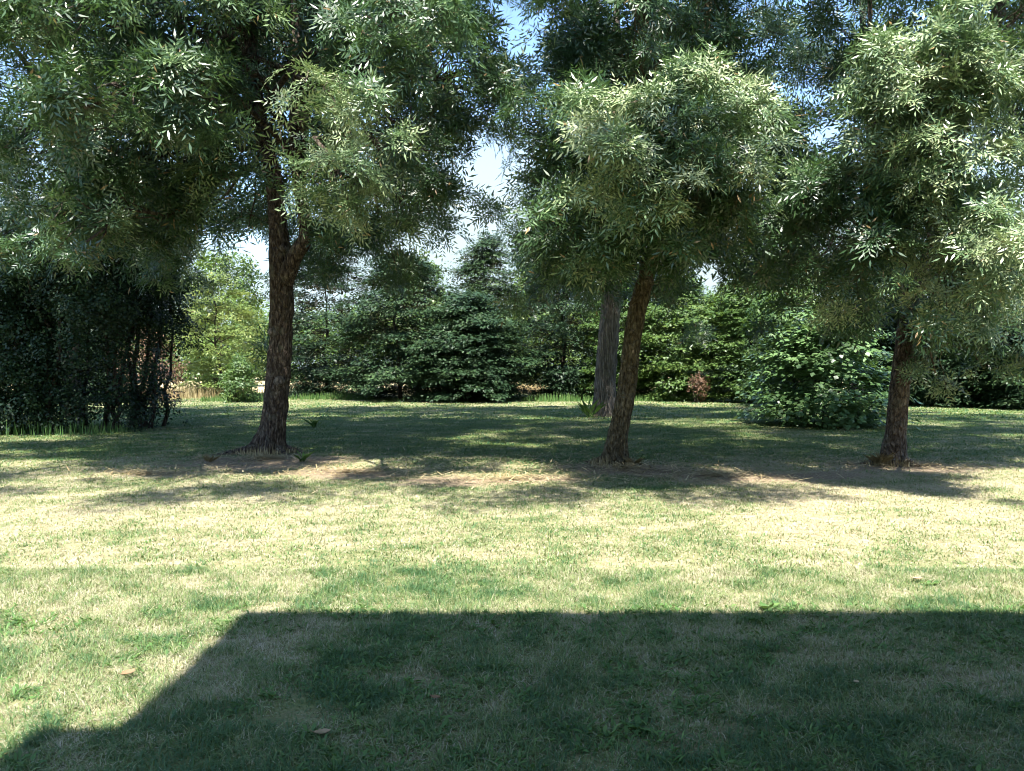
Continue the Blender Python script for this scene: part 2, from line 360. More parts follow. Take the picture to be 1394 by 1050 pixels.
def tube(pts, rad, sides=6, flare=None, rough=0.0, seed=0, step=None):
    pts = np.asarray(pts, float); rad = np.asarray(rad, float)
    if step:   # resample along a Catmull-Rom curve
        P4 = np.vstack([2 * pts[0] - pts[1], pts, 2 * pts[-1] - pts[-2]]); out, ro = [], []
        for i in range(len(pts) - 1):
            L = np.linalg.norm(pts[i + 1] - pts[i]); m = max(1, int(L / step))
            for t in np.arange(m) / m:
                a, b, c, d = P4[i:i + 4]
                out.append(0.5 * (2 * b + (c - a) * t + (2 * a - 5 * b + 4 * c - d) * t * t + (3 * b - a - 3 * c + d) * t ** 3))
                ro.append(rad[i] * (1 - t) + rad[i + 1] * t)
        out.append(pts[-1]); ro.append(rad[-1]); pts, rad = np.array(out), np.array(ro)
    n = len(pts); tan = np.gradient(pts, axis=0); tan /= np.linalg.norm(tan, axis=1, keepdims=True)
    up = np.array([0, 1.0, 0]) if abs(tan[0][1]) < .9 else np.array([1.0, 0, 0])
    a = np.arange(sides) / sides * 2 * np.pi; V = []
    for i in range(n):
        x = np.cross(up, tan[i]); x /= np.linalg.norm(x); y = np.cross(tan[i], x); up = y
        rd = np.full(sides, rad[i])
        if flare:   # root buttresses near the ground
            h = pts[i][2] - flare[1]; k = math.exp(-max(h, 0) / flare[2])
            lobes = np.maximum(0, np.cos(a * flare[3] + 0.7)) ** 1.5 * .75 + np.maximum(0, np.cos(a * 3 + 2.1)) * .4
            rd = rd * (1 + k * flare[0] * (0.25 + lobes))
        V.append(pts[i] + np.outer(np.cos(a) * rd, x) + np.outer(np.sin(a) * rd, y))
    V = np.array(V)
    if rough:
        c = pts[:, None, :]; dirn = V - c; W = V.reshape(-1, 3).copy()
        nz = fnoise(W * np.array([1, 1, .35]), 9.0, seed) - .5 + 0.6 * (vnoise(W * np.array([1, 1, .3]), 28.0, seed + 1) - .5)
        V = V + dirn * (nz.reshape(n, sides, 1) * rough)
    V = V.reshape(-1, 3)
    i = np.arange((n - 1) * sides).reshape(n - 1, sides)
    j = np.roll(i, -1, axis=1)
    Q = np.stack([i, j, j + sides, i + sides], 2).reshape(-1, 4)
    V = np.vstack([V, pts[-1]]); e = (n - 1) * sides + np.arange(sides)
    return V, Q, np.stack([e, np.roll(e, -1), np.full(sides, len(V) - 1)], 1)
def join(tubes):
    Vs, Qs, Ts = [], [], []; o = 0
    for V, q, t in tubes:
        Vs.append(V); Qs.append(q + o); Ts.append(t + o); o += len(V)
    return np.concatenate(Vs), [np.concatenate(Qs), np.concatenate(Ts)]
def bough(p0, p1, r0, r1, r, wob=0.12, n=7, rise=0.15):
    t = np.linspace(0, 1, n)[:, None]; L = np.linalg.norm(p1 - p0)
    pts = p0 + (p1 - p0) * t + np.array([0, 0, 1]) * (np.sin(t * np.pi) * rise * L)
    w_ = r.normal(size=(n, 3)) * wob * L * 0.25; w_[0] = 0; w_[-1] = 0
    return pts + w_, np.linspace(r0, r1, n)

def in_gap(p):
    """open sky left between the crowns"""
    px = CX + p[:, 0] / p[:, 1] * F; py = HY - (p[:, 2] - CH) / p[:, 1] * F
    g = np.zeros(len(p), bool); lim = 1.0 if len(p) == 1 else 0.80 + 0.75 * vnoise(p, 3.0, 55)
    for cx, cy, rx, ry, a in GAPS:
        c, s = math.cos(a), math.sin(a); u = (px - cx) * c + (py - cy) * s; v = -(px - cx) * s + (py - cy) * c
        g |= (u / rx) ** 2 + (v / ry) ** 2 < lim
    return g
GAPS = [(664, 248, 38, 56, 0.2), (625, 325, 50, 22, -0.5), (702, 228, 18, 18, 0), (588, 338, 26, 24, 0), (690, 200, 22, 16, 0), (712, 305, 14, 10, 0),
        (32, 80, 24, 16, 0), (55, 275, 16, 22, 0), (290, 155, 22, 13, 0), (1125, 160, 30, 24, 0), (1085, 30, 16, 14, 0),
        (822, 20, 18, 22, 0), (845, 100, 14, 22, 0), (745, 120, 14, 18, 0), (965, 378, 20, 22, 0), (1385, 250, 18, 36, 0),
        (385, 60, 16, 22, 0), (440, 70, 14, 16, 0), (1300, 190, 9, 18, 0), (300, 335, 34, 14, 0), (330, 260, 16, 14, 0), (30, 215, 10, 7, 0), (945, 60, 10, 30, .2), (470, 235, 10, 8, 0),
        (340, 330, 14, 16, 0), (80, 245, 22, 14, 0), (300, 290, 18, 14, 0), (420, 60, 9, 20, 0), (225, 45, 10, 8, 0), (500, 95, 12, 10, 0), (560, 175, 14, 10, 0), (610, 120, 9, 8, 0), (755, 45, 14, 10, 0), (820, 120, 12, 10, 0), (1060, 120, 12, 14, 0), (1110, 190, 30, 14, 0), (1170, 40, 12, 12, 0), (1235, 20, 12, 14, 0), (990, 90, 10, 12, 0), (1000, 320, 12, 10, 0), (660, 170, 10, 8, 0), (20, 130, 14, 12, 0), (150, 130, 8, 10, 0), (1360, 25, 14, 14, 0), (570, 150, 14, 8, 0), (180, 45, 12, 10, 0)]

# openings in the leaves in front of the stems, as (px, py, half-width, half-height, nearer than)
FRONT = [(349, 95, 15, 120, 14.3), (372, 235, 17, 70, 14.3), (384, 330, 24, 62, 16), (408, 335, 26, 40, 14.4), (405, 120, 10, 90, 14.3), (1266, 345, 18, 30, 13.2), (1230, 455, 22, 55, 13.2), (880, 388, 24, 48, 13.2), (1182, 190, 9, 34, 23), (860, 20, 9, 36, 13), (962, 30, 8, 36, 13), (1350, 30, 11, 40, 13), (1290, 205, 8, 22, 13), (832, 455, 26, 50, 25)]
def in_front(p):
    px = CX + p[:, 0] / p[:, 1] * F; py = HY - (p[:, 2] - CH) / p[:, 1] * F; g = np.zeros(len(p), bool)
    for cx, cy, rx, ry, dd in FRONT: g |= (((px - cx) / rx) ** 2 + ((py - cy) / ry) ** 2 < 1) & (p[:, 1] < dd)
    return g
def foliage(specs, T, r, sub_r, per, scale=1.0, tint0=.45, thr=0.0, drop=None, exclude=True):
    """specs: (centre, (rx,ry,rz), number of leaf clumps). Returns geometry and clump centres"""
    P_, A_, S_, K_, C_ = [], [], [], [], []
    for c, rad, n in specs:
        d = r.normal(size=(n, 3)); d /= np.linalg.norm(d, axis=1, keepdims=True)
        q = c + d * (np.asarray(rad) * 1.12 + .12) * (r.random((n, 1)) ** 0.5) * (.65 + .7 * vnoise(d * 1.7 + c, 1.0, 17))[:, None] * np.where(r.random((n, 1)) < .16, 1.55, 1)
        keep = (.6 * vnoise(q, 1.0, 44) + .4 * vnoise(q, 2.3, 45) > (thr if max(rad[0], rad[1]) > .62 else 0)) & (q[:, 2] > 0.15) & (q[:, 1] > 0.5)
        if exclude: keep &= ~in_gap(q)
        q, d = q[keep], d[keep]; C_.append(q)
        m = len(q)
        if not m: continue
        cr = sub_r * (0.5 + 1.0 * r.random(m))
        kt = tint0 + r.normal(0, .12, m) + .15 * (vnoise(q, .6, 91) - .5) + (.36 if max(rad[0], rad[1]) < .52 else 0)  # small tufts painted paler as if sunlit, larger masses kept dark
        for _ in range(per):
            e = r.normal(size=(m, 3)); e /= np.linalg.norm(e, axis=1, keepdims=True); e[:, 2] = np.abs(e[:, 2]) * .9 - .25
            pos = q + e * cr[:, None] * (0.35 + .65 * r.random((m, 1)))
            ax = e + d * .35 + np.array([0, 0, .55]) + r.normal(0, .25, (m, 3))
            P_.append(pos); A_.append(ax); S_.append(scale * (0.6 + .75 * r.random(m)) * (1.0 if max(rad[0], rad[1]) < .62 or scale > 1.3 else 1.3)); K_.append(kt + r.normal(0, .07, m))
    pos, ax, s, k = map(np.concatenate, (P_, A_, S_, K_))
    if exclude:
        g_ = (~in_gap(pos) & ~(in_front(pos) & (r.random(len(pos)) < .93))) | (r.random(len(pos)) < 0.04); pos, ax, s, k = pos[g_], ax[g_], s[g_], k[g_]
    g_ = pos[:, 2] > 0.08; pos, ax, s, k = pos[g_], ax[g_], s[g_], k[g_]
    return scatter(T, pos, ax, s, k, r), np.concatenate(C_)

def S(px, py, d, rx, ry, rd, n):
    """a mass of foliage measured in the photograph: centre and half-sizes there, at distance d"""
    return (P(px, py, d), (rx / F * d, rd, ry / F * d), max(2, int(n * (.95 if d < 10.2 else .70 if d < 19 else .60))))

def ash(label, seed, d, trunk, flare, forks, masses, top, tint0=.36, bark='bark', name='ash_tree', group='ash trees standing on the lawn', T=None, sub=.26, per=8, sc_=.92, rough=.22, zmin=2.4, stubs=()):
    r = np.random.default_rng(seed)
    pts = [P(px, py, dd) for px, py, dd, _ in trunk]; rad = [w_ / F * dd / 2 for _, _, dd, w_ in trunk]
    pts[0][2] = -0.12
    base = np.array([pts[0][0], pts[0][1], 0.0])
    t = thing(name, label, 'tree', base, group)
    V, Q, E = tube(pts, rad, 44, flare, rough, seed, step=.05)
    mesh('trunk', V, [Q, E], M[bark], t, smooth=True)
    nodes = []
    def dens(pp, rr_):
        for i in range(len(pp) - 1):
            for u in np.arange(0, 1, .12): nodes.append((pp[i] * (1 - u) + pp[i + 1] * u, rr_[i] * (1 - u) + rr_[i + 1] * u))
    dens(pts, rad); nodes = [q for q in nodes if q[0][2] > zmin]
    limbs = []
    for f in forks:
        fp = [P(px, py, dd) for px, py, dd, _ in f]; fr = [w_ / F * dd / 2 for _, _, dd, w_ in f]
        V, Q, E = tube(fp, fr, 20, None, .15, seed + 3, step=.08)
        limbs.append([(V, Q, E)]); dens(fp[1:], fr[1:])
    specs = masses + top
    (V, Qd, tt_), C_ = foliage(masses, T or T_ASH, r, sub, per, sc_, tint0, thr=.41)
    (V2, Q2, t2), C2 = foliage(top, T_ASH, r, .6, 9, 1.8, tint0, thr=.12, exclude=False)  # coarse clumps, seldom in view, added to shade lawn and crowns
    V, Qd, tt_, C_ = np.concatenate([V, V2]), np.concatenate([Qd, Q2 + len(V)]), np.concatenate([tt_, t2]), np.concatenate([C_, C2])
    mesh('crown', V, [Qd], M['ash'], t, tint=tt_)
    if d < 16:
        k0 = int(r.integers(4, 6)); a0 = r.random() * 6.28; R0 = rad[1]
        for k in range(k0):      # roots running out along the ground
            a_ = a0 + k * 6.283 / k0 + r.normal(0, .25); L = R0 * r.uniform(2.6, 4.2); u = np.linspace(0, 1, 7)
            rp = np.stack([base[0] + np.cos(a_ + .3 * u * r.normal()) * (R0 * .7 + L * u), base[1] + np.sin(a_ + .3 * u * r.normal()) * (R0 * .7 + L * u), .13 * (1 - u) ** 2 - .035 * u], 1)
            Vr, Qr, Er = tube(rp, np.linspace(R0 * .42, R0 * .10, 7), 12, None, .3, seed + k, step=.05); mesh('root', Vr, [Qr, Er], M[bark], t, smooth=True)
        for px_, py_, hx in stubs:   # broken branch stubs and knots facing the lawn
            j = int(np.argmin([abs(P(a[0], a[1], a[2])[2] - P(px_, py_, d)[2]) for a in trunk])); c0 = P(px_, py_, d); rr_ = rad[j]
            sp_ = np.array([c0 + [0, 0, 0], c0 + [hx * rr_ * .5, -rr_ * .8, .02], c0 + [hx * rr_ * .9, -rr_ * 1.15, .05]])
            Vr, Qr, Er = tube(sp_, [rr_ * .62, rr_ * .45, rr_ * .28], 14, None, .4, seed + int(px_), step=.03); mesh('knot', Vr, [Qr, Er], M['bark_grey' if seed == 21 else bark], t, smooth=True)
    # boughs to each mass, twigs to the clumps
    NP = np.array([n_[0] for n_ in nodes]); NR = np.array([n_[1] for n_ in nodes])
    for c, rd, n in specs:
        ds = np.linalg.norm(NP - c, axis=1) + 1.2 * np.maximum(0, NP[:, 2] - c[2] + .3) + r.normal(0, .9, len(NP)); ds = np.where(NP[:, 2] < zmin + r.uniform(0, 2.2), 99, ds); k = int(np.argmin(ds)); L = np.linalg.norm(NP[k] - c)
        r0 = min(NR[k] * .7, 0.012 + 0.009 * L)
        bp, br = bough(NP[k], c, r0, r0 * .3, r, rise=.08)
        ts = [tube(bp, br, 8)]
        if in_gap(np.array([c])).any(): ts = [tube(bp[:5], br[:5], 8)]
        own = C_[(np.abs((C_ - c) / (np.asarray(rd) + .1)) < 1.0).all(axis=1)]
        if len(own): own = own[r.permutation(len(own))[:26]]
        for q in own:
            j = int(np.argmin(np.linalg.norm(bp - q, axis=1))); j = max(1, j - 1)
            tp, trd = bough(bp[j], q, min(br[j] * .6, .022), .005, r, wob=.25, n=6, rise=.1)
            ts.append(tube(tp, trd, 5))
        V, Qs = join(ts); mesh('limb', V, Qs, M[bark], t, smooth=True)
    for lb in limbs:
        V, Qs = join(lb); mesh('limb', V, Qs, M[bark], t, smooth=True)
    return t

def shade_top(c, rad, n): return (np.array(c, float), rad, n)  # crown masses, most above the frame, added for the shade they cast

# --- left front ash
ash('big dark-barked ash with forked trunk and flared roots, left of the gap', 21, 14.9,
    [(366, 622, 14.9, 34.4), (372, 575, 14.9, 32.7), (380, 500, 14.9, 31.8), (384, 430, 14.9, 31.0), (384, 375, 14.9, 31.8), (380, 310, 14.9, 24.9), (375, 250, 14.8, 23.2), (360, 190, 14.8, 20.6), (348, 110, 14.7, 18.9), (344, 40, 14.6, 17.2), (340, -60, 14.6, 14.6), (345, -200, 14.6, 11.2), (350, -330, 14.6, 6.0)],
    (0.75, 0.0, 0.24, 5),
    [[(388, 385, 14.8, 24), (402, 350, 14.7, 22), (418, 320, 14.6, 19), (410, 260, 14.6, 17), (404, 180, 14.7, 16), (408, 90, 14.8, 15), (406, 0, 15, 13), (415, -120, 15, 10), (420, -240, 15, 6)]],
    [S(465, 160, 9.6, 48, 42, .45, 15), S(475, 272, 9.8, 50, 34, .45, 13), S(440, 215, 11.5, 40, 40, .8, 12), S(545, 215, 10.8, 40, 30, .6, 10),
     S(560, 60, 10.2, 90, 60, .9, 34), S(640, 40, 11.5, 70, 60, .9, 24), S(650, 130, 12, 60, 50, .9, 20), S(600, 190, 12.5, 60, 50, 1, 22), S(590, 270, 12.5, 45, 34, .8, 14), S(520, 130, 12.5, 60, 60, 1, 26),
     S(470, 330, 14.5, 70, 36, 1.2, 28), S(530, 340, 15.5, 60, 40, 1.2, 26), S(470, 40, 11, 60, 45, .9, 22),
     S(240, 120, 9.8, 80, 55, .8, 34), S(120, 150, 9.4, 60, 40, .7, 22), S(270, 60, 10.8, 90, 60, 1, 40), S(150, 40, 10.5, 90, 50, 1, 36), S(200, 220, 11.5, 100, 60, 1.1, 48),
     S(110, 270, 11.3, 70, 60, 1, 30), S(120, 330, 10.5, 60, 28, .6, 14), S(280, 260, 12.2, 80, 55, 1, 36), S(210, 320, 13, 80, 40, 1, 28), S(310, 180, 13.5, 70, 50, 1, 26), S(30, 180, 11.5, 60, 60, 1, 24), S(20, 40, 10.5, 50, 50, 1, 16), S(20, 340, 13, 60, 40, 1, 18), S(340, 310, 15.5, 40, 30, .8, 7), S(400, 300, 17, 90, 30, 1.2, 20), S(470, 360, 17, 70, 36, 1.2, 36), S(300, 80, 14, 60, 60, 1.2, 26), S(420, 60, 16.5, 60, 60, 1.2, 20), S(90, 210, 12.5, 80, 60, 1.2, 34), S(250, 350, 15, 50, 34, 1, 18), S(560, 330, 14, 30, 24, .8, 8)],
    [shade_top((-4.5, 12, 10.5), (4.2, 3.2, 1.6), 100), shade_top((-5, 9.8, 9.4), (4.2, 1.2, 1.0), 34), shade_top((-10, 11, 9), (2.2, 2.6, 1.2), 40),  shade_top((-6.5, 16.5, 7), (3.5, 2.5, 3), 70), shade_top((-2.5, 16.5, 8), (2.5, 2.5, 3), 50), shade_top((-4.5, 15, 13.5), (3, 3, 2), 60), shade_top((-2.6, 17.5, 5.6), (1.6, 1.6, .9), 22), shade_top((-8.5, 13.5, 10), (2.6, 3, 1.2), 60), shade_top((-8, 6.9, 8.2), (2.4, 1.3, .8), 7), shade_top((-5.2, 6.1, 8), (4.2, .5, .4), 13), shade_top((-1.8, 17.5, 12), (2.4, 3, 1.2), 50), shade_top((-5, 19, 11.5), (3, 3, 1.5), 50)], zmin=4.7, stubs=((387, 342, .3), (381, 455, -.6), (378, 520, .7)))  # unseen boughs reach far towards the viewer, added to dapple the lawn

# --- middle front ash
ash('slender leaning ash with drooping silvery leaf domes, middle of the front row', 22, 13.0,
    [(836, 636, 13, 27), (842, 590, 13, 25), (853, 530, 13, 25), (861, 460, 13, 24), (868, 420, 13, 24), (880, 375, 13, 22), (893, 330, 13, 20), (903, 270, 13, 18), (903, 200, 13, 17), (893, 130, 13, 15), (880, 60, 13, 14), (868, 0, 13, 12), (860, -120, 13, 9), (860, -240, 13, 5)],
    (0.75, 0.0, 0.25, 4),
    [[(903, 260, 13, 14), (925, 180, 13.1, 13), (948, 100, 13.2, 12), (960, 40, 13.2, 11), (962, -40, 13.2, 10), (970, -160, 13.2, 6)]],
    [S(820, 165, 9.2, 26, 28, .35, 9), S(870, 160, 9.2, 30, 26, .35, 9), S(835, 235, 9.0, 45, 36, .45, 18), S(885, 275, 9.1, 34, 28, .4, 11), S(940, 112, 9.4, 36, 34, .4, 12), S(1000, 155, 9.4, 38, 26, .4, 11),
     S(940, 210, 9.1, 66, 38, .5, 20), S(1000, 235, 9.2, 40, 45, .5, 19), S(930, 275, 9.8, 76, 30, .7, 18), S(960, 310, 10.4, 60, 35, .8, 20), S(800, 300, 10.8, 60, 45, .8, 28), S(850, 350, 11.6, 80, 40, 1, 34), S(770, 250, 11.4, 45, 50, .8, 20), S(920, 350, 11.8, 50, 36, .9, 18),
     S(780, 50, 11.5, 60, 60, 1, 26), S(740, 190, 11.5, 40, 30, .8, 8), S(900, 60, 11.5, 60, 50, 1, 24), S(1000, 50, 11.5, 60, 60, 1, 28), S(1030, 130, 12.5, 50, 50, 1, 20), S(820, 385, 15.5, 60, 25, 1, 16), S(860, 60, 10.4, 50, 45, .66, 14), S(765, 165, 10.2, 36, 34, .64, 10), S(1055, 175, 10.4, 40, 40, .66, 12), S(975, 60, 10.2, 40, 40, .64, 10), S(910, 395, 13.5, 40, 20, .9, 8), S(850, 250, 12.5, 70, 60, 1, 22), S(740, 100, 12.5, 30, 50, .9, 12), S(820, 370, 12.3, 70, 36, .9, 28), S(960, 350, 12.8, 50, 40, .9, 18), S(860, 120, 15, 80, 80, 1.4, 30), S(760, 320, 12, 40, 50, .9, 22), S(740, 390, 13, 44, 26, .9, 14)],
    [shade_top((2.2, 11.5, 9.6), (3.0, 3, 1.4), 60), shade_top((2.4, 9.8, 9.2), (3.0, 1.2, .9), 18), shade_top((1.4, 5.9, 8), (2.6, .5, .4), 13),  shade_top((2.5, 14.5, 12), (2.8, 3, 2), 50), shade_top((2.5, 15.5, 7), (2.4, 1.8, 2.4), 40), shade_top((1.2, 16.5, 11.3), (2.6, 3, 1.2), 46)], zmin=2.9, bark='bark_olive', stubs=((862, 455, -.7), (855, 505, .6)))  # nearest mass is out of view, added for dapples before the trees

# --- right front ash
ash('right-hand front ash with reddish bark and silvery drooping leaf tufts', 23, 13.1,
    [(1217, 636, 13.1, 29), (1220, 590, 13.1, 26), (1226, 520, 13.1, 25), (1232, 460, 13.1, 24), (1240, 410, 13.1, 23), (1256, 370, 13.1, 22), (1270, 330, 13.1, 21), (1282, 270, 13.1, 19), (1292, 210, 13.1, 18), (1318, 140, 13.1, 17), (1340, 60, 13.0, 17), (1358, 0, 13, 16), (1385, -120, 13, 11), (1400, -260, 13, 6)],
    (0.5, 0.0, 0.22, 4),
    [[(1236, 430, 13, 14), (1222, 390, 12.9, 12), (1205, 320, 12.8, 11), (1190, 240, 12.8, 10), (1185, 150, 12.8, 9), (1180, 60, 12.8, 7), (1178, -60, 12.8, 5)]],
    [S(1200, 100, 9.0, 40, 30, .4, 13), S(1290, 62, 8.8, 34, 30, .35, 11), S(1245, 165, 9.0, 42, 40, .45, 17), S(1310, 145, 8.8, 40, 36, .45, 15), S(1370, 110, 9.0, 34, 44, .4, 12), S(1190, 200, 9.3, 40, 35, .5, 13), S(1280, 240, 9.1, 50, 36, .5, 17),
     S(1340, 280, 9.6, 45, 45, .5, 16), S(1220, 290, 9.6, 60, 34, .6, 18), S(1350, 355, 8.9, 44, 36, .4, 14), S(1310, 330, 9.2, 44, 30, .4, 12), S(1310, 410, 9.4, 50, 30, .4, 13), S(1255, 350, 10.4, 44, 36, .5, 10), S(1170, 360, 9.8, 55, 40, .6, 20), S(1110, 270, 10.3, 55, 50, .8, 26), S(1070, 220, 10.8, 40, 45, .8, 16),
     S(1060, 310, 11, 50, 36, .8, 18), S(1100, 360, 11.6, 55, 30, .8, 18), S(1165, 430, 11.4, 50, 26, .7, 14), S(1290, 465, 12.4, 70, 34, .8, 14), S(1275, 515, 12.5, 30, 18, .5, 4), S(1365, 460, 12.5, 45, 40, .8, 10), S(1240, 30, 11, 70, 40, 1, 26), S(1350, 190, 11.5, 50, 50, 1, 18), S(1150, 60, 12.5, 50, 50, 1, 18), S(1385, 400, 10.5, 30, 50, .7, 12), S(1130, 420, 13, 60, 26, 1, 14), S(1385, 20, 9.5, 30, 30, .6, 8), S(1080, 370, 12.5, 70, 36, .9, 26), S(1190, 400, 12.5, 50, 30, .8, 18), S(1340, 430, 12.5, 60, 40, .8, 22), S(1380, 330, 12, 30, 60, .8, 16)],
    [shade_top((7.2, 11.5, 9.2), (3.4, 3, 1.3), 66), shade_top((7.4, 9.7, 9.2), (3.2, 1.2, .9), 18),  shade_top((7, 13.5, 11.5), (3, 2.2, 1.5), 40), shade_top((9.5, 12.5, 6), (1.7, 2.6, 2.2), 45), shade_top((7.5, 15, 6.2), (2.5, 1.1, 1.6), 22), shade_top((11, 14.5, 10), (2.6, 3, 1.3), 55)], zmin=2.5, bark='bark_red', stubs=((1226, 520, .7), (1230, 470, -.6), (1221, 580, -.3)))

# --- large old ash further back in the middle
ash('thick grey furrowed trunk standing behind the leaning middle ash', 24, 26,
    [(821, 566, 26, 30), (824, 520, 26, 28), (828, 460, 26, 27), (832, 410, 26, 26), (836, 340, 26, 22), (838, 250, 26, 18), (838, 150, 26, 14), (838, 50, 26, 10), (838, -50, 26, 5)],
    (0.35, 0.0, 0.4, 5), [],
    [S(760, 350, 24, 60, 36, 1.6, 26), S(880, 390, 24.5, 55, 32, 1.6, 20), S(800, 290, 24, 90, 60, 2, 44), S(930, 320, 25, 70, 60, 2, 30), S(850, 200, 25, 110, 70, 2.4, 46), S(860, 80, 25, 110, 70, 2.4, 44), S(730, 330, 25, 34, 30, 1.2, 10)],
    [shade_top((3.4, 23, 14), (4.2, 3, 1.5), 60), shade_top((0.0, 21.5, 14.2), (3.5, 3, 1.3), 60), shade_top((-2.5, 23, 14.6), (3.5, 2.5, 1.3), 50), shade_top((6, 23, 14), (3.5, 2.5, 1.3), 40), shade_top((4.5, 20, 12.5), (3, 2.5, 1.4), 40)], bark='bark_grey', T=T_ASH, sub=.75, per=9, sc_=1.7, rough=.22)
# --- ash behind, between middle and right
ash('slim ash rising behind the pale-leaved round shrub on the right', 25, 24,
    [(1165, 575, 24, 16), (1170, 450, 24, 15), (1174, 330, 24, 13), (1180, 240, 24, 12), (1182, 190, 24, 11), (1176, 120, 24, 10), (1170, 40, 24, 8), (1165, -60, 24, 5)],
    (0.4, 0.0, 0.3, 4), [],
    [S(1060, 300, 22, 80, 70, 1.8, 40), S(1030, 180, 22, 70, 70, 1.8, 30), S(1100, 90, 22.5, 80, 60, 2, 34), S(1180, 330, 22, 80, 50, 1.8, 30), S(1260, 260, 23, 80, 80, 2, 38), S(1010, 340, 23, 50, 40, 1.6, 18), S(1230, 100, 23, 80, 70, 2, 30)],
    [shade_top((10.5, 22, 13), (4, 2.5, 1.6), 30), shade_top((13.5, 18.5, 11), (3, 2.5, 1.4), 40), shade_top((13.5, 14.5, 9.6), (2.4, 2, 1), 30)], T=T_ASH, sub=.7, per=9, sc_=1.6)
# --- ash behind the left one, its crown filling the upper left
ash('tall ash rising behind the dark thicket at the far left', 26, 25,
    [(95, 575, 25, 22), (100, 450, 25, 20), (96, 330, 25, 17), (104, 200, 25, 14), (100, 80, 25, 11), (98, -40, 25, 6)],
    (0.4, 0.0, 0.3, 4), [],
    [S(60, 320, 23, 90, 60, 1.8, 38), S(170, 260, 23, 90, 60, 1.8, 36), S(40, 160, 23.5, 70, 50, 2, 22), S(180, 130, 24, 110, 70, 2, 40), S(110, 20, 24, 110, 60, 2, 34), S(200, 380, 25, 50, 40, 1.6, 20), S(250, 300, 22, 60, 40, 1.8, 44), S(320, 290, 21, 50, 40, 1.6, 26), S(20, 250, 20, 60, 60, 1.6, 40), S(330, 220, 24, 90, 50, 2, 34), S(400, 130, 24, 90, 60, 2, 30), S(200, 330, 19, 70, 40, 1.4, 30), S(60, 390, 19, 80, 30, 1.2, 24)],
    [shade_top((-13, 22, 13), (4.5, 3, 1.6), 60), shade_top((-10.5, 18.5, 11), (3.5, 2.5, 1.4), 50), shade_top((-13, 16, 9.6), (3.0, 3, 1.4), 50), shade_top((-6, 22, 13.8), (4, 3, 1.6), 60)], T=T_ASH, sub=.75, per=9, sc_=1.7)

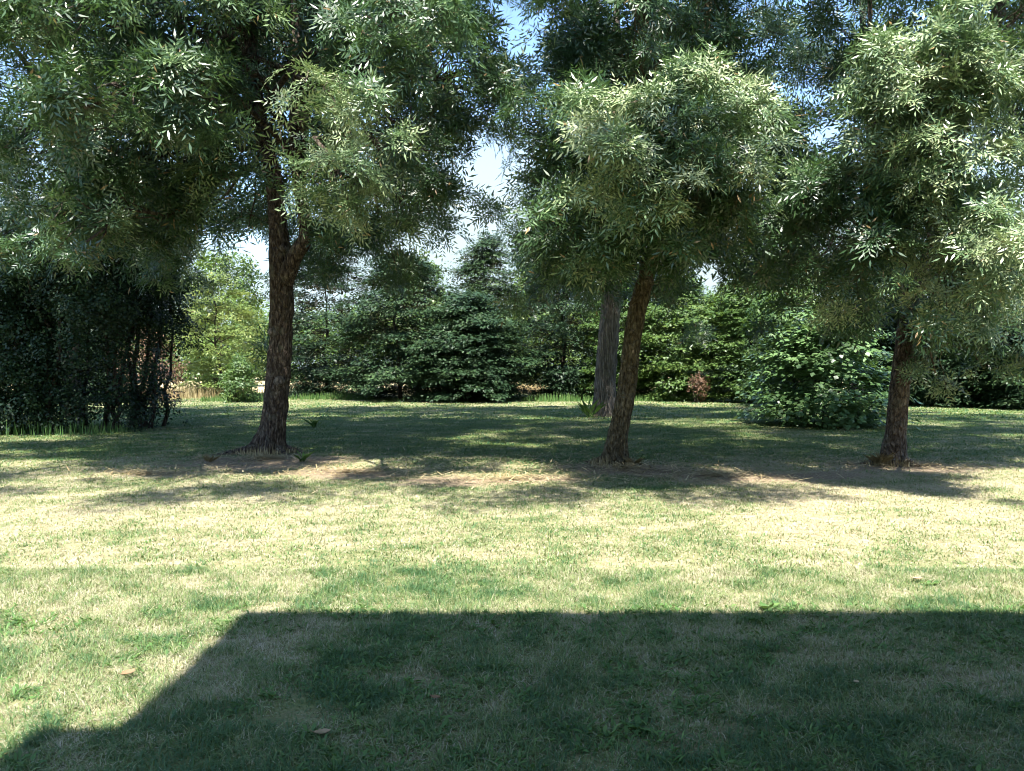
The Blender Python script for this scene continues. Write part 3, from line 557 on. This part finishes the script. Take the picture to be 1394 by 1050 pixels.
# ------------------------------------------------------------------ background trees and shrubs
def bgtree(name, label, seed, px, d, top, bot, hw, mat, T, n, cat='tree', per=7, sub=.6, scale=1.0, tint0=.45, shape='oval', stems=1, stem_r=.11, bark='bark_dark', group=None, lean=0, depth=None, layered=False):
    r = np.random.default_rng(seed)
    base = ground(px, d); t = thing(name, label, cat, base, group)
    H = P(px, top, d)[2]; zb = max(0.0, P(px, bot, d)[2]); W = hw / F * d; D = depth or W
    # crown: clumps in a lumpy volume of the given profile
    u = r.random(n); z = zb + (H - zb) * u
    if shape == 'cone': prof = np.interp(u, [0, .12, .5, .8, 1], [.85, 1, .8, .45, .08])
    elif shape == 'top': u = 1 - (1 - u) ** 1.0 * .98; u = np.where(r.random(n) < .6, .35 + .65 * u, u); z = zb + (H - zb) * u; prof = np.interp(u, [0, .15, .3, .5, .8, 1], [.8, .72, .95, 1, .75, .15])
    elif shape == 'dome': prof = np.interp(u, [0, .15, .45, .75, .92, 1], [.92, 1, .97, .75, .42, .1])
    else: prof = np.interp(u, [0, .2, .5, .8, 1], [.55, .9, 1, .72, .12])
    if layered: z = (np.round(z / .55 + .6 * np.sin(px + 3 * u)) * .55 + r.normal(0, .17, n)).clip(.15)
    a = r.random(n) * 2 * np.pi; rr_ = np.sqrt(.25 + .75 * r.random(n))
    lump = .72 + .56 * vnoise(np.stack([np.cos(a) * 1.6 + px, np.sin(a) * 1.6, z * .7], 1), 1.0, seed)
    q = np.stack([base[0] + np.cos(a) * rr_ * prof * W * lump, d + np.sin(a) * rr_ * prof * D * lump, z - (rr_ * .28 if layered else 0)], 1)
    q = q[(q[:, 2] > .12)]; q = q[~in_gap(q) | (q[:, 2] < P(0, 400, d)[2])]
    specs = [(c, (.02, .02, .02), 1) for c in q]
    m = len(q); P_, A_, S_, K_ = [], [], [], []
    cr = sub * (.5 + .9 * r.random(m)); kt = tint0 + r.normal(0, .14, m)
    out = q - np.array([base[0], d, 0]); out[:, 2] = 0; out /= np.linalg.norm(out, axis=1, keepdims=True) + 1e-6
    for _ in range(per):
        e = r.normal(size=(m, 3)); e /= np.linalg.norm(e, axis=1, keepdims=True)
        if layered: e[:, 2] *= .12; e[:, :2] *= 1.3
        pos = q + e * cr[:, None] * (.3 + .7 * r.random((m, 1)))
        ax = (np.array([0, 0, 1.0]) + out * .35 + r.normal(0, .18, (m, 3))) if layered else (e * .8 + out * .3 + np.array([0, 0, .7]))
        P_.append(pos); A_.append(ax); S_.append(scale * (.7 + .6 * r.random(m))); K_.append(kt + r.normal(0, .08, m))
    pos, ax, s, k = map(np.concatenate, (P_, A_, S_, K_)); ok = pos[:, 2] > .05
    (V, Qd, tt_) = scatter(T, pos[ok], ax[ok], s[ok], k[ok], r)
    mesh('crown' if cat == 'tree' else 'foliage', V, [Qd], M[mat], t, tint=tt_)
    for sidx in range(stems):
        off = np.array([r.normal() * .28 * (stems > 1), r.normal() * .28 * (stems > 1), 0])
        if stems > 1: off *= min(2.2, stems / 4)
        tp = base + off * np.array([W * .6, W * .6, 0]) + np.array([0, 0, -.1])
        endp = base + off * W * .85 + np.array([r.normal() * .2 + lean, r.normal() * .2, H * (.9 if stems == 1 else r.uniform(.55, .85))])
        pts, rd = bough(tp, endp, stem_r * r.uniform(.7, 1.1), stem_r * .15, r, wob=.07, n=9, rise=0)
        ts = [tube(pts, rd, 8)]
        for kk in r.permutation(m)[:int(24 / max(1, stems * .5))]:
            j = int(np.clip(np.searchsorted(pts[:, 2], q[kk][2] * .75), 1, 7)); bp, br = bough(pts[j], q[kk], rd[j] * .5, .008, r, wob=.2, n=6)
            ts.append(tube(bp, br, 5))
        Vt, Qt = join(ts); mesh('trunk' if stems == 1 else 'stem', Vt, Qt, M[bark], t, smooth=True)
    return t

HG = 'trees along the far edge of the lawn'
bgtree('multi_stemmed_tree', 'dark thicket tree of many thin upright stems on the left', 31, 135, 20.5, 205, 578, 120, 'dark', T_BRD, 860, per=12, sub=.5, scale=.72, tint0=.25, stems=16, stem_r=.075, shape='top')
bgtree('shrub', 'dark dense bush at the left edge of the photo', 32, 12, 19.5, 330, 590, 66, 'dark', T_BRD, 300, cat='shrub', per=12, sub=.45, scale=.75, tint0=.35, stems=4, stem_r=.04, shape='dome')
bgtree('small_tree', 'yellow-green sunlit small tree left of the forked ash', 33, 298, 43, 365, 535, 68, 'yellow', T_FLT, 150, per=9, sub=.7, tint0=.45, layered=True, group=HG)
bgtree('hedge_tree', 'pale green tall tree behind the yellow-green tree', 34, 300, 62, 330, 520, 60, 'mid', T_FAR, 130, per=8, sub=1.0, scale=1.5, tint0=.75, group=HG)
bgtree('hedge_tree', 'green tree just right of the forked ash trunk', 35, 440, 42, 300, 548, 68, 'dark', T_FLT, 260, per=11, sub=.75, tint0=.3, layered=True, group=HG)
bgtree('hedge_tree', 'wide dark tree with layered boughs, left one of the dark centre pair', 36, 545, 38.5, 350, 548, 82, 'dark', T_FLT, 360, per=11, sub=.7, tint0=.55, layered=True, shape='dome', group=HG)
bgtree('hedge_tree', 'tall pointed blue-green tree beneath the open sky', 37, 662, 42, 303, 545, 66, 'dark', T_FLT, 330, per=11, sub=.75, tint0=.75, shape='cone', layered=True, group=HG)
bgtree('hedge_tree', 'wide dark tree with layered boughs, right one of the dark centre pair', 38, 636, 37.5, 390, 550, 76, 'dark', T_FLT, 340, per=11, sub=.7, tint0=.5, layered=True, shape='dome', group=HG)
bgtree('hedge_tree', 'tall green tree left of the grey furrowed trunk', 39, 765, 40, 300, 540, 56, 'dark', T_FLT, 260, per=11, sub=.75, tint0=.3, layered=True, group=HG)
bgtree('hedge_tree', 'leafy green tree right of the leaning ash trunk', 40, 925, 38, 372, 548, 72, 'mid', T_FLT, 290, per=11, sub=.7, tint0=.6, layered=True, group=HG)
bgtree('hedge_tree', 'yellowish green tree farther back beneath a small sky gap', 41, 985, 45, 400, 545, 48, 'mid', T_FAR, 140, per=8, sub=.8, tint0=.85, group=HG)
bgtree('shrub', 'round shrub with large pale green leaves beside the right ash', 42, 1118, 21.8, 440, 582, 92, 'broad', T_BIG, 200, cat='shrub', per=8, sub=.42, tint0=.65, shape='dome', layered=True, stems=4, stem_r=.04)
bgtree('small_tree', 'dark green tree directly behind the round pale-leaved shrub', 43, 1085, 31, 335, 545, 70, 'mid', T_FLT, 180, per=9, sub=.6, tint0=.45, group=HG)
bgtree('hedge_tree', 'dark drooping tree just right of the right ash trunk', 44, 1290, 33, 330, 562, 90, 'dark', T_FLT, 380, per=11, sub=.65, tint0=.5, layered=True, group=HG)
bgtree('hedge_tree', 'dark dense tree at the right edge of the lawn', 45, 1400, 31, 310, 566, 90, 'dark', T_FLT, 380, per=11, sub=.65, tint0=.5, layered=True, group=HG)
bgtree('hedge_tree', 'pale distant tree seen left of the pointed blue-green tree', 46, 575, 60, 360, 520, 50, 'mid', T_FAR, 110, per=8, sub=1.0, scale=1.5, tint0=.6, group=HG)
bgtree('hedge_tree', 'pale distant tree seen right of the pointed blue-green tree', 47, 735, 58, 345, 520, 44, 'mid', T_FAR, 110, per=8, sub=1.0, scale=1.5, tint0=.7, group=HG)
bgtree('bush', 'reddish brown bare-looking bush behind the left thicket', 48, 205, 36, 450, 545, 38, 'red', T_FAR, 60, cat='shrub', per=6, sub=.5, scale=.7, tint0=.5, stems=6, stem_r=.03, shape='dome')
bgtree('bush', 'small russet bush at the foot of the trees right of the middle ash', 49, 950, 35, 508, 540, 13, 'red', T_FAR, 9, cat='shrub', per=6, sub=.25, scale=.5, tint0=.1, stems=4, stem_r=.02, shape='dome')
bgtree('bush', 'low green bush left of the forked ash at the lawn edge', 50, 325, 36, 490, 545, 24, 'mid', T_FLT, 40, cat='shrub', per=7, sub=.35, scale=.8, tint0=.4, stems=3, stem_r=.02, shape='dome')

bgtree('hedge_tree', 'dim green tree filling the gap at the back right of the round shrub', 51, 1205, 37, 350, 550, 60, 'dark', T_FLT, 240, per=11, sub=.7, tint0=.5, group=HG)
bgtree('hedge_tree', 'dark leafy tree far behind the left thicket', 52, 95, 36, 330, 545, 85, 'dark', T_FLT, 300, per=11, sub=.7, tint0=.4, group=HG)
bgtree('hedge_tree', 'dark green tree between the leaning ash and the pale-leaved shrub', 53, 1020, 36, 350, 548, 52, 'mid', T_FLT, 240, per=11, sub=.7, tint0=.35, layered=True, group=HG)
bgtree('hedge_tree', 'green tree standing partly behind the grey furrowed trunk', 54, 850, 39, 360, 548, 60, 'mid', T_FLT, 260, per=11, sub=.7, tint0=.45, layered=True, group=HG)
r = np.random.default_rng(78); n = 5200
px = r.uniform(395, 1400, n); px = np.where((px > 682) & (px < 745), px + 70, px); d = np.where(px > 1230, r.uniform(33, 35.5, n), r.uniform(40, 43.5, n)); x = (px - CX) / F * d
V, Qd, t_ = scatter(T_FLT, np.stack([x, d, r.random(n) ** 1.3 * 1.5 + .1], 1), r.normal(0, .35, (n, 3)) + [0, -.2, 1], r.uniform(.6, 1.1, n), np.clip(.4 + r.normal(0, .2, n), 0, 1), r)
tag(mesh('undergrowth', V, [Qd], M['dark'], tint=t_), 'dark tangled undergrowth below the trees at the far lawn edge', 'undergrowth', kind='stuff')
# far wood: one mass
r = np.random.default_rng(77); n = 1500
x = r.uniform(-75, 75, n); y = r.uniform(88, 100, n); hh = 6.0 + 3.5 * vnoise(xyz(x, x * 0), .12, 8); z = r.random(n) ** .8 * hh
q = np.stack([x, y, z], 1); P_ = np.concatenate([q + r.normal(0, .7, (n, 3)) for _ in range(9)]); P_[:, 2] = np.abs(P_[:, 2])
V, Qd, t_ = scatter(T_FAR, P_, r.normal(0, .4, P_.shape) + [0, -.3, 1], np.full(len(P_), 2.6), np.clip(.5 + r.normal(0, .2, len(P_)), 0, 1), r)
tag(mesh('distant_wood', V, [Qd], M['mid'], tint=t_), 'far-off wood closing the view beyond the field', 'wood', kind='stuff')

# tall dry grass along the far edge
def tufts(name, label, areas, hgt, wid, mat, seed, cat='grass'):
    r = np.random.default_rng(seed); Vs, ts = [], []
    for cx, cy, rx, ry, n in areas:
        a = r.random(n) * 6.283; q = np.sqrt(r.random(n)); x = cx + np.cos(a) * q * rx; y = cy + np.sin(a) * q * ry
        h = hgt * (.4 + .8 * r.random(n)) * (1.1 - .5 * q); b = r.random(n) * 6.283; dx, dy = np.cos(b) * h * .35 * r.random(n), np.sin(b) * h * .35 * r.random(n)
        wx, wy = np.full(n, wid / 2) * np.cos(b + 1.3), np.full(n, wid / 2) * np.sin(b + 1.3); z = np.zeros(n)
        V = np.stack([np.stack([x - wx, y - wy, z], 1), np.stack([x + wx, y + wy, z], 1), np.stack([x + wx * .3 + dx, y + wy * .3 + dy, h], 1), np.stack([x - wx * .3 + dx, y - wy * .3 + dy, h], 1)], 1)
        Vs.append(V.reshape(-1, 3)); ts.append(np.repeat(r.random(n), 4))
    V = np.concatenate(Vs)
    return tag(mesh(name, V, [np.arange(len(V)).reshape(-1, 4)], M[mat], tint=np.concatenate(ts)), label, cat, kind='stuff')
def ga(px, d, rpx, ry, n): c = ground(px, d); return (c[0], c[1], rpx / F * d, ry, n)
tufts('dry_grass', 'tall straw coloured grass along the far lawn edge', [ga(260, 42, 70, 2.6, 2200), ga(190, 40, 50, 1.5, 1500), ga(420, 44, 70, 1.2, 1200), ga(715, 50, 60, 2, 2200), ga(1000, 42, 40, 1, 500), ga(900, 42, 50, 1, 700)], .7, .02, 'straw', 91)
tufts('tall_grass', 'uncut green grass at the foot of the far trees', [ga(330, 37, 60, .6, 900), ga(900, 37, 60, .6, 900), ga(760, 37, 50, .6, 600), ga(450, 39, 60, .6, 700), ga(60, 19.2, 110, .9, 500)], .38, .03, 'weed', 92)

tufts('grass_around_trunks', 'longer grass left unmown around the tree feet', [ga(360, 14.7, 44, .6, 420), ga(836, 12.9, 32, .35, 260), ga(1217, 12.95, 34, .35, 260), ga(821, 25.8, 30, .6, 260)], .15, .010, 'straw', 93)
# ------------------------------------------------------------------ weeds and litter
def plant(name, label, pos, seed, n, L, W, mat, upright, cat='plant', group=None):
    r = np.random.default_rng(seed); vs, ts = [], []
    for i in range(n):
        az = r.random() * 6.283; el = upright * r.uniform(.6, 1.2)
        d = np.array([math.cos(az) * math.cos(el), math.sin(az) * math.cos(el), math.sin(el)]); s = np.array([-math.sin(az), math.cos(az), r.uniform(-.2, .2)])
        l = L * r.uniform(.6, 1.15); b = np.array(pos) + np.array([r.normal() * L * .1, r.normal() * L * .1, 0]); m = b + d * l * .5 + [0, 0, l * .06]
        tip = b + d * l - np.array([0, 0, l * .12]); w_ = W * r.uniform(.7, 1.1)
        o_ = len(vs); vs += [b - s * w_ * .15, b + s * w_ * .15, m + s * w_ / 2, tip, m - s * w_ / 2]; ts += [r.uniform(.2, .9)] * 5
    F5 = np.arange(len(vs)).reshape(-1, 5)
    e = thing(name, label, cat, pos, group)
    mesh('leaves', np.array(vs), [F5], M[mat], e, tint=ts); return e
# ground-cover weeds: one mass of small rosettes
r = np.random.default_rng(61); vs, ts = [], []
def rosettes(n, y0, y1, L0):
    x_, y_ = [], []
    y = y0 + (y1 - y0) * r.random(n); x = (r.random(n) * 2 - 1) * (.7 * y + 2)
    k = (vnoise(xyz(x, y), 2.2, 19) + (1 - dry_shade_mask(x, y)) * .35 - .15 * (x < -.34 * y - .2) > .62) & (bare_mask(x, y) < .3)
    for a_, b_ in zip(x[k], y[k]):
        m = r.integers(4, 9); z = float(gz(a_, b_)[0])
        for i in range(m):
            az = r.random() * 6.283; l = L0 * r.uniform(.5, 1.3); el = r.uniform(.1, .9); w_ = l * r.uniform(.10, .30)
            d = np.array([math.cos(az) * math.cos(el), math.sin(az) * math.cos(el), math.sin(el)]); s = np.array([-math.sin(az), math.cos(az), r.uniform(-.3, .3)])
            b = np.array([a_ + r.normal() * .01, b_ + r.normal() * .01, z + .004]); mm = b + d * l * .55 + [0, 0, l * .05]
            vs.extend([b, mm + s * w_ / 2, b + d * l - [0, 0, l * .15], mm - s * w_ / 2]); ts.extend([float(np.clip(r.normal(.5, .2), 0, 1))] * 4)
rosettes(6400, 2.5, 5.2, .055); rosettes(700, 5.2, 9, .045)
tag(mesh('lawn_weeds', np.array(vs), [np.arange(len(vs)).reshape(-1, 4)], M['weed'], tint=ts), 'broad-leaved weeds growing through the lawn', 'weeds', kind='stuff')
# litter of dry twigs and leaf bits below the trees
vs, ts = [], []
for cx, cy, rx, ry, n in ((-4.4, 13.8, 1.5, 1.3, 900), (-2.5, 12, 1.8, .8, 700), (1.8, 12.5, 1.3, .9, 900), (3.0, 11.6, 1.5, .7, 600), (6.4, 12.9, 1.2, .6, 900), (0, 11.2, 1.4, .6, 500), (-5.5, 11.8, 1, .5, 300)):
    for i in range(n):
        a_ = r.random() * 6.283; q_ = abs(r.normal()) * .75; x0, y0 = cx + math.cos(a_) * q_ * rx, cy + math.sin(a_) * q_ * ry
        az = r.random() * 6.283; l = r.uniform(.05, .25); w_ = r.uniform(.006, .022); z = float(gz(x0, y0)[0]) + r.uniform(.004, .05)
        d = np.array([math.cos(az), math.sin(az), r.uniform(-.1, .3)]); s = np.array([-math.sin(az), math.cos(az), 0])
        b = np.array([x0, y0, z]); vs.extend([b - s * w_ / 2, b + s * w_ / 2, b + d * l + s * w_ / 3, b + d * l - s * w_ / 3]); ts.extend([r.random()] * 4)
tag(mesh('litter', np.array(vs), [np.arange(len(vs)).reshape(-1, 4)], M['straw'], tint=ts), 'dry twigs and dead grass scattered under the front ash trees', 'litter', kind='stuff')

plant('spiky_plant', 'spiky upright green plant at the foot of the grey furrowed trunk', ground(803, 25.3), 71, 26, .75, .05, 'weed', 1.15)
plant('sapling', 'tiny leafy seedling right of the forked ash roots', ground(411, 13.3), 72, 12, .28, .05, 'weed', .9, group='seedlings by the forked ash')
plant('sapling', 'small leafy seedling on the shaded lawn farther right of the forked ash', ground(428, 21), 73, 14, .4, .08, 'weed', .9, group='seedlings by the forked ash')
plant('weed_plant', 'broad-leaved weed in the sunlit grass at the right', ground(1268, 5.75) , 74, 8, .08, .035, 'weed', .5)
plant('weed_plant', 'large rosette weed in the shaded foreground grass right of centre', ground(870, 3.45), 75, 11, .09, .03, 'weed', .4)
plant('weed_plant', 'leafy weed tuft on the shadow edge near the centre', ground(1045, 5.15), 76, 9, .10, .045, 'weed', .8)
plant('dry_tussock', 'dry straw tussock at the foot of the right ash', ground(1200, 12.9), 77, 130, .30, .006, 'straw', .8)
plant('dry_tussock', 'dry straw tussock left of the forked ash roots', ground(285, 13.2), 78, 40, .2, .006, 'straw', .9)
plant('dry_tussock', 'dry straw tussock beside the leaning ash foot', ground(862, 12.8), 79, 90, .24, .006, 'straw', .7)

def dead_leaf(label, px, py, L, rot, seed):
    d = CH * F / (py - HY); c = ground(px, d); r = np.random.default_rng(seed)
    z = .028; out = []; L *= .62
    nu = 8
    for i in range(nu + 1):
        u = i / nu; w_ = L * .34 * math.sin(math.pi * min(1, u * .93 + .04)) ** .8 * (1 + .18 * math.sin(i * 2.6))
        for v in (-1, 0, 1):
            lx, ly = (u - .5) * L, v * w_; lz = z + abs(v) * w_ * .35 + .12 * L * (u - .5) ** 2 * 4
            out.append([c[0] + lx * math.cos(rot) - ly * math.sin(rot), c[1] + lx * math.sin(rot) + ly * math.cos(rot), lz])
    q = [[i * 3 + v, i * 3 + v + 1, i * 3 + v + 4, i * 3 + v + 3] for i in range(nu) for v in (0, 1)]
    t = thing('fallen_leaf', label, 'leaf', (c[0], c[1], 0), 'dead leaves lying on the grass')
    V = np.array(out); mesh('blade', np.vstack([V, V - [0, 0, .0015]]), [np.array(q), np.array(q)[:, ::-1] + len(V)], M['dead'], t, tint=np.full(2 * len(V), r.random()), smooth=True)
    st = np.array([V[1], V[1] + (V[1] - V[4]) * 2.2 + [0, 0, .005]]); Vt, Qt, Et = tube(st, [.0018, .0012], 5); mesh('stalk', Vt, [Qt, Et], M['dead'], t, tint=np.full(len(Vt), .3))
dead_leaf('pinkish brown dead leaf low in the shaded grass left of centre', 436, 1012, .11, .3, 1)
dead_leaf('pale dead leaf in the sunlit grass at the lower left', 170, 928, .13, 1.2, 2)
dead_leaf('buff dead leaf on the worn patch in the shaded foreground', 592, 962, .08, -.4, 3)
dead_leaf('small pale dead leaf in the shade at the lower right', 1170, 940, .06, .9, 4)
dead_leaf('pale dead leaf in sunlit grass near the right side', 1252, 795, .13, .2, 5)

# ------------------------------------------------------------------ the house behind the camera (throws the foreground shadow)
kx, ky = AZX / hn / math.tan(EL), AZY / hn / math.tan(EL)
HT = 8.0
ex, ey = -1.72 - kx * HT, 5.10 - ky * HT            # projecting bay's roof corner
ex2, ey2 = -2.08 - kx * HT, 3.48 - ky * HT          # set back main roof corner
house = thing('house', 'plastered house behind the viewer with a flat projecting upper floor', 'house', (ex2 + 4, -6, 0))
def box(name, a, b, mat, parent):
    (x0, y0, z0), (x1, y1, z1) = a, b
    V = np.array([[x, y, z] for z in (z0, z1) for y in (y0, y1) for x in (x0, x1)])
    Q = np.array([[0, 2, 3, 1], [4, 5, 7, 6], [0, 1, 5, 4], [2, 6, 7, 3], [0, 4, 6, 2], [1, 3, 7, 5]])
    return mesh(name, V, [Q], mat, parent)
wl = plain('render_wall', (0.62, 0.57, 0.48)); rf = plain('roof_edge', (0.2, 0.19, 0.18)); fr = plain('window_frame', (.75, .75, .72), .5); gl = plain('window_glass', (.03, .035, .04), .08)
box('wall', (ex2 + .25, -11, -.1), (16, -.75, 7.75), wl, house)
box('upper_floor', (ex + .12, -.747, 3.0), (15.9, ey - .12, 7.74), wl, house)
box('roof', (ex2, -11.3, 7.75), (16.3, min(ey2, -.6), HT), rf, house)
box('bay_roof', (ex, min(ey2, -.6) + .003, 7.752), (16.2, ey, HT - .002), rf, house)
for wx in (2.5, 6.5, 10.5):
    wn = box('window', (wx, -.749, .9), (wx + 1.4, -.70, 2.2), fr, house)
    for k in (0, 1): box('pane', (wx + .07 + k * .66, -.699, .97), (wx + .67 + k * .66, -.69, 2.13), gl, wn) if False else None
    pn = box('pane', (wx + .08, -.698, .98), (wx + 1.32, -.69, 2.12), gl, house)
dr = box('door', (.3, -.749, 0.02), (1.25, -.70, 2.1), plain('door_paint', (.12, .16, .12), .5), house)
